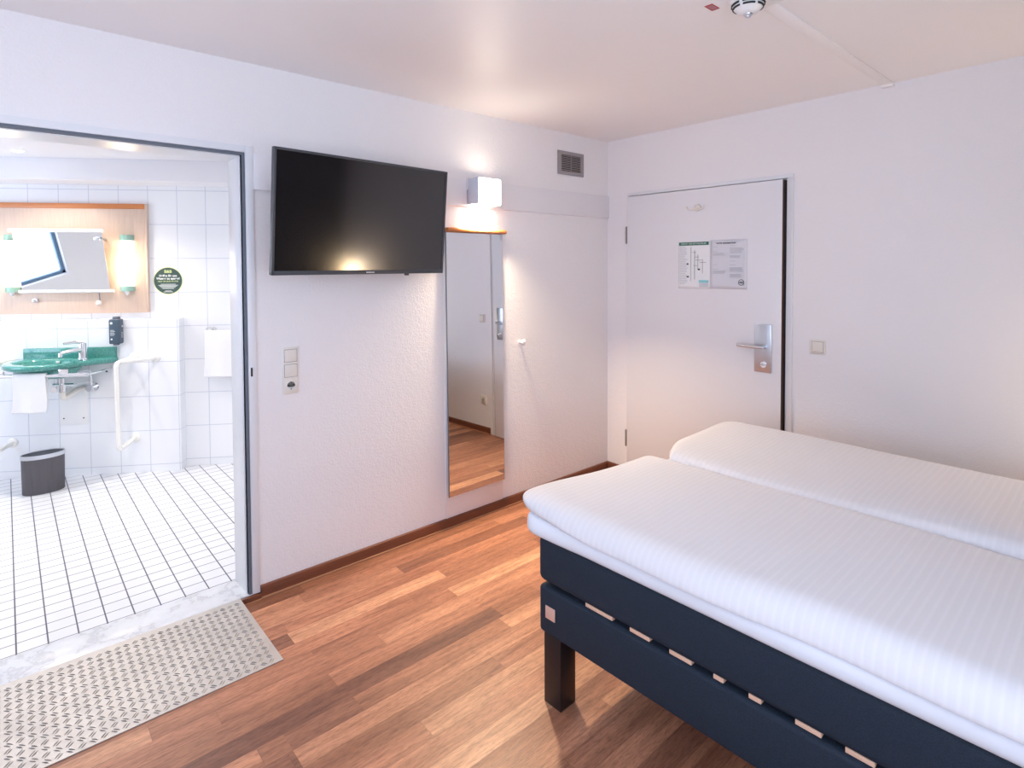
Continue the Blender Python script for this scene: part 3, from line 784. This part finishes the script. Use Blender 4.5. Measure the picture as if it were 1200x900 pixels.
# ceiling spots: basin one visible, other two unseen and added for light
def spot(x, y, lb, w_=5.0):
    t = thing('ceiling_spot', lb, 'ceiling light', (x, y, BC), group='bathroom ceiling spotlights')
    MB().lathe([(.045, -.003), (.047, 0), (.032, 0), (.032, -.003), (.045, -.003)], 28).build('trim_ring', 'white_plastic', t)
    MB().lathe([(.031, -.0005), (.031, -.003), (.026, -.006), (0, -.007)], 24).build('bulb', 'spot_glow', t)
    area('spot_light', (x, y, BC-.012), (.05, .05), (0, 0, -1), w_, (1, .93, .84), spread=2.1)
for x, y, w_, lb in ((-3.30, 2.13, 4.5, 'lit round recessed spotlight in the bathroom ceiling before the washbasin'), (-2.70, 1.35, 3.2, 'unseen added bathroom ceiling spotlight nearer the right wall'), (-3.4, .75, 3.8, 'unseen added bathroom ceiling spotlight just inside the doorway')): spot(x, y, lb, w_)

# ------------------------------------------------------------------ vanity panel, lamps, mirror
def bthing(name, label, cat, s, dep, z, group=None): return thing(name, label, cat, bw(s, dep, z), TA, group)
vp = bthing('vanity_board', 'large beech wall panel with an orange top strip above the washbasin', 'panel', -.74, -NB, 1.2)
MB().box((-.495, -.030, 0), (.495, 0, .763), .002).build('board', 'beech', vp)
MB().box((-.495, -.034, .763), (.495, 0, .800), .003).build('top_strip', 'orange_wood', vp)
MB().box((.4955, -.030, 0), (.508, 0, .80), .002).build('edge_strip', 'beech', vp)
DP = -NB+.030
def vanity_lamp(s, label):
    t = bthing('vanity_lamp', label, 'wall lamp', s, DP, 1.352)
    def half(z0, z1, r, m, nm):
        g = MB(); n = 14; r0, r1 = r
        pts0 = [(r0*math.cos(PI*i/n), -r0*1.25*math.sin(PI*i/n)-.0) for i in range(n+1)]
        g.prism(pts0, z0, z1); return g.build(nm, m, t)
    half(.040, .382, (.043, .043), 'vanity_glow', 'diffuser')
    half(.376, .418, (.046, .046), 'green_cap', 'top_cap')
    half(.008, .045, (.046, .046), 'green_cap', 'bottom_cap')
    MB().lathe([(.018, .008), (.014, -.006), (.004, -.022), (0, -.024)], 16, Matrix.Translation((0, -.022, 0))).build('pull_tip', 'white_plastic', t)
    p = bw(s, DP+.10, 1.56); pt('vanity_light', p, 1.0, (1, .74, .40), .04)
vanity_lamp(-.365, 'lit tubular vanity lamp with green caps right of the tilting bathroom mirror')
vanity_lamp(-1.118, 'lit tubular vanity lamp with green caps left of the tilting bathroom mirror')
# tilting mirror: corners from world plane, top leaning into the room
bm_ = bthing('tilting_mirror', 'tilting rectangular bathroom mirror with white rails on the beech panel', 'mirror', -.765, DP, 1.37)
TLs, TRs, BLs, BRs = (-.29, -.107, .420), (.283, -.107, .420), (-.29, -.022, .0), (.288, -.022, .0)
def lerp(a, b, t): return tuple(x+(y-x)*t for x, y in zip(a, b))
g = MB(); vs = [g.bm.verts.new(p) for p in (TLs, TRs, BRs, BLs)]; back = [g.bm.verts.new((p[0], p[1]+.005, p[2])) for p in (TLs, TRs, BRs, BLs)]
g.bm.faces.new(vs); g.bm.faces.new(back[::-1])
for i in range(4): g.bm.faces.new((vs[i], vs[(i+1) % 4], back[(i+1) % 4], back[i]))
g.build('mirror_glass', 'bath_mirror', bm_, smooth=False)
g = MB(); g.cyl((TLs[0]-.02, TLs[1], TLs[2]+.006), (TRs[0]+.01, TRs[1], TRs[2]+.006), .013, 14); g.build('top_rail', 'white_plastic', bm_)
g = MB(); g.cyl((BLs[0]-.02, BLs[1], BLs[2]-.008), (BRs[0]+.025, BRs[1], BRs[2]-.008), .012, 14); g.build('bottom_rail', 'white_plastic', bm_)
g = MB(); g.cyl((TRs[0]-.03, TRs[1]-.008, TRs[2]-.05), (TRs[0]-.03, -.001, TRs[2]-.05), .008, 12); g.box((TRs[0]-.05, TRs[1]-.012, TRs[2]-.062), (TRs[0]-.008, TRs[1]+.0, TRs[2]-.040), .004); g.build('pivot_clip', 'steel', bm_)
g = MB(); g.cyl((TLs[0]+.03, -.001, TLs[2]-.05), (TLs[0]+.03, TRs[1]+.004, TLs[2]-.05), .006, 12); g.build('stay_rod', 'steel', bm_)
lv = MB().cyl((BRs[0]-.075, -.02, -.01), (BRs[0]-.070, -.022, -.085), .003, 8).build('tilt_lever', 'gasket', bm_)
MB().lathe([(0, -.018), (.014, -.014), (.019, 0), (.014, .014), (0, .018)], 20, Matrix.Translation((BRs[0]-.078, -.024, -.093))).build('lever_knob', 'white_plastic', bm_)
hk = bthing('robe_hook', 'small square chrome hook on the beech panel under the bathroom mirror', 'hook', -.980, DP, 1.298)
MB().box((-.016, -.008, -.014), (.016, 0, .014), .002).box((-.008, -.034, -.008), (.008, -.006, .008), .002).build('hook_body', 'chrome', hk)

# round sticker
st = bthing('round_sticker', 'round dark green water-saving sticker on the tiles right of the beech panel', 'sticker', -.105, -NB, 1.433)
RF = Matrix.Rotation(PI/2, 4, 'X')
MB().lathe([(.103, .0), (.103, .0006), (.097, .0006), (.097, 0), (.103, 0)], 48, RF).build('rim', 'yellow_print', st)
MB().lathe([(0, 0), (.0975, 0), (.0975, .0008), (0, .0008)], 48, RF).build('disc', 'sticker_green', st)
T_ = (PI/2, 0, 0)
text('logo', 'B&B', .030, 'yellow_print', st, (0, -.0012, .068), T_, bold=.0006)
text('headline', 'Helfen Sie uns', .0215, 'white_print', st, (0, -.0012, .037), T_, bold=.0007)
text('headline', 'Wasser zu sparen!', .0215, 'white_print', st, (0, -.0012, .016), T_, bold=.0007)
text('headline', 'HELP US SAVE WATER', .0145, 'yellow_print', st, (0, -.0012, -.005), T_)
g = MB()
for z, w_ in ((-.026, .052), (-.034, .068), (-.042, .060), (-.050, .050), (-.058, .040), (-.076, .022), (-.083, .032)): g.box((-w_, -.0012, z-.0016), (w_, -.0008, z+.0016))
g.build('small_print', 'white_print', st, smooth=False)

# ------------------------------------------------------------------ washbasin
ZT = .888
sk = bthing('washbasin', 'sea green curved washbasin counter mounted on the tiled ledge', 'washbasin', -.76, 0, ZT)
O = -.76
out = [(-.415, 0), (-.415, .055), (-.50, .125), (-.565, .22), (-.635, .31), (-.71, .365), (-.80, .385), (-.90, .355), (-.985, .285), (-1.045, .19), (-1.072, .09), (-1.074, 0)]
def catmull(P, n=6):
    r = []
    for i in range(len(P)-1):
        p0 = P[max(i-1, 0)]; p1 = P[i]; p2 = P[i+1]; p3 = P[min(i+2, len(P)-1)]
        for k in range(n):
            t = k/n
            r.append(tuple(.5*((2*b)+(-a+c)*t+(2*a-5*b+4*c-d)*t*t+(-a+3*b-3*c+d)*t**3) for a, b, c, d in zip(p0, p1, p2, p3)))
    return r+[P[-1]]
crv = [out[0]]+catmull(out[1:-1], 6)+[out[-1]]
poly = [(s-O, -d) for s, d in crv]
# slab with an oval hole + bowl
bc = (-.775-O, -.175); ra, rb = .205, .125
NS = 72
g = MB()
def ray_out(a):
    dx, dy = math.cos(a), math.sin(a); best = None
    for i in range(len(poly)):
        x1, y1 = poly[i]; x2, y2 = poly[(i+1) % len(poly)]
        ex, ey = x2-x1, y2-y1; den = dx*ey-dy*ex
        if abs(den) < 1e-9: continue
        t = ((x1-bc[0])*ey-(y1-bc[1])*ex)/den; u = ((x1-bc[0])*dy-(y1-bc[1])*dx)/den
        if t > 0 and -1e-6 <= u <= 1+1e-6 and (best is None or t < best): best = t
    return (bc[0]+dx*best, bc[1]+dy*best)
rings = []
ang = [2*PI*k/NS for k in range(NS)]
# make sure the two wall corners are hit exactly
outer = []
for a_ in ang: outer.append(ray_out(a_))
for cxy in (poly[0], poly[-1], poly[1]):
    a_ = math.atan2(cxy[1]-bc[1], cxy[0]-bc[0]) % (2*PI); k = round(a_/(2*PI)*NS) % NS; outer[k] = cxy
def inset(p, d):
    vx, vy = p[0]-bc[0], p[1]-bc[1]; L_ = math.hypot(vx, vy); return (bc[0]+vx*(1-d/L_), min(0, bc[1]+vy*(1-d/L_)))
levels = [([inset(p, .05) for p in outer], -.040), ([inset(p, .008) for p in outer], -.036), (outer, -.028), (outer, -.008), ([inset(p, .008) for p in outer], 0.)]
el = lambda k_, dx=0, dy=0: [(bc[0]+dx+ra*k_*math.cos(a_), bc[1]+dy+rb*k_*math.sin(a_)) for a_ in ang]
levels += [(el(1.06), 0), (el(1.0), -.006), (el(.93), -.030), (el(.80), -.065), (el(.58), -.088), (el(.30), -.097), (el(.08), -.099)]
vr = [[g.bm.verts.new((x_, y_, z_)) for x_, y_ in pts] for pts, z_ in levels]
for A, B in zip(vr, vr[1:]):
    for k in range(NS): g.bm.faces.new((A[k], A[(k+1) % NS], B[(k+1) % NS], B[k]))
g.bm.faces.new(vr[-1])
low = [(el(1.02), -.040), (el(.99), -.060), (el(.86), -.085), (el(.62), -.108), (el(.2), -.116)]
vb = [vr[0]]+[[g.bm.verts.new((x_, y_, z_)) for x_, y_ in pts] for pts, z_ in low]
for A, B in zip(vb, vb[1:]):
    for k in range(NS): g.bm.faces.new((A[k], B[k], B[(k+1) % NS], A[(k+1) % NS]))
g.bm.faces.new(vb[-1])
g.build('basin', 'sink', sk, angle=50)
MB().box((-1.022-O, -.022, -.012), (-.418-O, 0, .074), .005, 3).build('splashback', 'sink', sk)
MB().lathe([(.018, 0), (.018, .003), (.006, .003), (.006, .001), (0, .001)], 24, Matrix.Translation((bc[0], bc[1], -.099))).build('drain', 'chrome', sk)
MB().box((bc[0]-.010, bc[1]+rb*.86-.004, -.030), (bc[0]+.014, bc[1]+rb*.86+.006, -.012), .003).build('overflow', 'white_plastic', sk)
# chrome rail below the rim with supports
g = MB(); g.cyl((-.99-O, -.33, -.070), (-.44-O, -.33, -.070), .0125, 14)
g.box((-.615-O, -.335, -.072), (-.56-O, -.325, -.030), .002); g.box((-.965-O, -.333, -.072), (-.94-O, -.327, -.036), .002)
g.tube(roundpath([(-.45-O, -.33, -.070), (-.435-O, -.20, -.075), (-.46-O, -.03, -.08), (-.46-O, 0, -.08)], .03), .008, 10)
g.build('towel_rail', 'chrome', sk)
fc = bthing('basin_mixer', 'chrome single-lever mixer tap on the green washbasin', 'tap', -.600, .085, ZT)
g = MB(); g.lathe([(.031, 0), (.031, .006), (.026, .012), (.0255, .105), (.022, .113), (0, .115)], 28)
g.build('body', 'chrome', fc)
g = MB(); g.tube([(0, -.01, .07), (-.055, -.075, .062), (-.085, -.105, .055)], [.018, .016, .014], 14); g.cyl((-.083, -.103, .058), (-.085, -.105, .032), .0135, 14); g.build('spout', 'chrome', fc)
g = MB(); g.tube([(.0, 0, .117), (-.03, -.035, .125), (-.075, -.085, .120)], [.015, .011, .008], 10); g.build('lever', 'chrome', fc)
# pipework
pw = bthing('basin_pipework', 'chrome valves and white trap under the green washbasin', 'pipework', -.72, 0, .67)
O2 = -.72
for s_, zz in ((-.80, .67), (-.575, .674)):
    g = MB(); g.cyl((s_-O2, 0, zz-.67), (s_-O2, -.006, zz-.67), .030, 20); g.cyl((s_-O2, -.005, zz-.67), (s_-O2, -.055, zz-.67), .013, 14)
    g.cyl((s_-O2, -.05, zz-.67), (s_-O2, -.075, zz-.67), .021, 12); g.cyl((s_-O2, -.04, zz-.67), (s_-O2, -.04, zz-.67+.07), .008, 10)
    g.build('angle_valve', 'chrome', pw)
g = MB(); g.cyl((-.690-O2, -.17, .02), (-.690-O2, -.17, .10), .017, 16); g.cyl((-.690-O2, -.17, .01), (-.690-O2, -.17, .06), .026, 18); g.cyl((-.745-O2, -.17, .055), (-.615-O2, -.17, .055), .010, 10)
g.tube([(-.615-O2, -.15, .055), (-.60-O2, -.10, .052), (-.575-O2, -.05, .05)], .004, 8)
g.build('drain_fitting', 'chrome', pw)
g = MB(); g.tube(roundpath([(-.690-O2, -.17, .02), (-.690-O2, -.17, -.045), (-.67-O2, -.13, -.03), (-.655-O2, -.06, .0), (-.64-O2, .0, .0)], .025), .018, 14); g.build('trap', 'cream_plastic', pw)
g = MB(); g.tube(roundpath([(-.575-O2, -.04, .06), (-.57-O2, -.06, .14), (-.66-O2, -.13, .12), (-.62-O2, -.12, .17)], .03), .006, 8); g.build('supply_hose', 'steel', pw)
cp = bthing('cover_plate', 'white rectangular access plate on the tiles under the washbasin', 'cover plate', -.715, 0, .405)
MB().box((-.093, -.004, 0), (.093, 0, .265), .0015).build('plate', 'white_plastic', cp)
for s_ in (-.065, .065): MB().cyl((s_, -.004, .045), (s_, -.0055, .045), .005, 10).build('screw', 'ink', cp)
sc = bthing('wall_plug', 'tiny dark wall plug in the tiles below the soap dispenser', 'wall plug', -.493, 0, .782)
MB().lathe([(.0065, 0), (.0065, .004), (.004, .007), (0, .007)], 12, RF).build('plug', 'ink', sc)

# towels
def hanging_towel(nm, label, s0, s1, dep, ztop, zf, zb, folds, group=None, rz=.014):
    wdt = s1-s0
    def f(u, v):
        x = -wdt/2+wdt*u
        # v 0 front hem, .5 over the bar, 1 back hem
        Lf, Lb = ztop-zf, ztop-zb
        wob = .006*math.sin(u*folds*2*PI)*1.
        if v < .46: t = v/.46; z = zf+(Lf-rz)*t; y = -rz*1.05 - .012*(1-t) + wob*(1-t); x *= 1+.04*(1-t); x += .012*(1-t)*math.sin(3*t)
        elif v < .54: t = (v-.46)/.08; z = ztop-rz+rz*math.sin(PI*t); y = -rz*math.cos(PI*t)
        else: t = (v-.54)/.46; z = ztop-rz-(Lb-rz)*t; y = rz*1.05+wob*.5*t
        return (x, y, z-ztop)
    g = MB(); g.grid(f, 44, 60)
    o = g.build(nm, 'terry', None, loc=bw((s0+s1)/2, dep, ztop), rotz=TA)
    md = o.modifiers.new('thickness', 'SOLIDIFY'); md.thickness = .009; md.offset = 1
    tag(o, label, 'towel', group); return o
hanging_towel('hand_towel', 'white folded hand towel hanging from the rail under the green washbasin', -.885, -.69, .33, ZT-.050, .577, .62, 1.3)
hanging_towel('bath_towel', 'white towel hanging from the ring at the far tiled wall', .165, .41, -NB+.055, 1.063, .712, .74, 1.6)
tr = bthing('towel_ring', 'small chrome towel holder on the far tiled wall by the jamb', 'towel holder', .29, -NB, 1.05)
g = MB(); g.cyl((-.115, -.054, 0), (.13, -.054, 0), .006, 10); g.tube(roundpath([(-.112, -.054, 0), (-.118, -.054, .022), (-.095, -.03, .028), (-.08, 0, .01)], .012), .006, 10)
g.cyl((.1, -.054, 0), (.1, 0, 0), .006, 10); g.build('rail', 'chrome', tr)
MB().cyl((-.08, 0, .01), (-.08, -.006, .01), .018, 18).build('wall_rose', 'chrome', tr)

# soap dispenser
dp = bthing('soap_dispenser', 'slate blue soap dispenser on the tiled ledge above the washbasin end', 'soap dispenser', -.408, 0, .985)
MB().box((-.036, -.062, 0), (.036, 0, .178), .010, 4).build('bottle', 'dispenser', dp)
MB().box((-.014, -.05, .176), (.02, -.01, .196), .003).build('pump_top', 'gasket', dp)
MB().box((-.012, -.055, -.010), (.018, -.02, .001), .003).build('nozzle', 'gasket', dp)
for r_, M_ in ((.008, Matrix.Translation((-.016, -.062, .150)) @ RF), (.006, Matrix.Translation((-.016, -.062, .035)) @ RF), (.007, Matrix.Translation((.036, -.022, .125)) @ Matrix.Rotation(PI/2, 4, 'Y'))):
    MB().lathe([(0, 0), (r_, 0), (r_, .0008), (0, .0008)], 16, M_).build('label_mark', 'white_print', dp, smooth=False)
g = MB()
for k in range(5): g.box((-.024, -.0628, .062+k*.009), (.002+.006*(k % 2), -.062, .0645+k*.009))
g.build('front_print', 'white_print', dp, smooth=False)
g = MB()
for k in range(4): g.box((.036, -.035, .045+k*.011), (.0368, -.018, .048+k*.011))
g.build('side_print', 'white_print', dp, smooth=False)

# grab bars
def grab(s, label, mir=1, braces=True):
    t = bthing('grab_bar', label, 'grab bar', s, 0, .28)
    zt, zb_ = .598, .004
    g = MB(); p = roundpath([(0, 0, zt), (0, -.235, zt-.004), (0, -.225, zb_-.018), (0, 0, zb_+.006)], .035)
    g.tube(p, .0155, 14); g.build('rail', 'bar_white', t)
    if braces:
        g = MB(); g.tube(roundpath([(mir*.150, 0, zt-.004), (mir*.147, -.05, zt-.004), (mir*.015, -.17, zt-.004), (0, -.19, zt-.004)], .03), .0145, 14); g.build('brace', 'bar_white', t)
    fl = [(0, zt), (0, zb_+.006)] + ([(mir*.150, zt-.004)] if braces else [])
    for x_, z_ in fl: MB().lathe([(.034, 0), (.034, .006), (.028, .012), (.019, .014), (.019, 0.02)], 24, Matrix.Translation((x_, 0, z_)) @ RF).build('flange', 'bar_white', t)
grab(-.312, 'cream tubular grab bar on the tiled ledge right of the washbasin')
grab(-1.116, 'cream tubular grab bar left of the washbasin, mostly cut off by the picture edge', -1)

# bin
bn = thing('waste_bin', 'oval dark grey waste bin with a silver rim on the bathroom floor', 'waste bin', (-3.213, 2.215, BF))
A_, B_ = .113, .066
def oval(prof, nm, m):
    return MB().lathe(prof, 48, None, A_, B_).build(nm, m, bn, angle=35)
oval([(0, 0), (.97, 0), (1.0, .004), (1.02, .235)], 'body', 'bin')
oval([(1.02, .235), (1.05, .236), (1.05, .262), (1.0, .262), (1.0, .235), (1.02, .235)], 'rim', 'steel')
oval([(.985, .258), (.96, .02), (0, .015)], 'liner', 'bin_in')
bpy.context.view_layer.update()
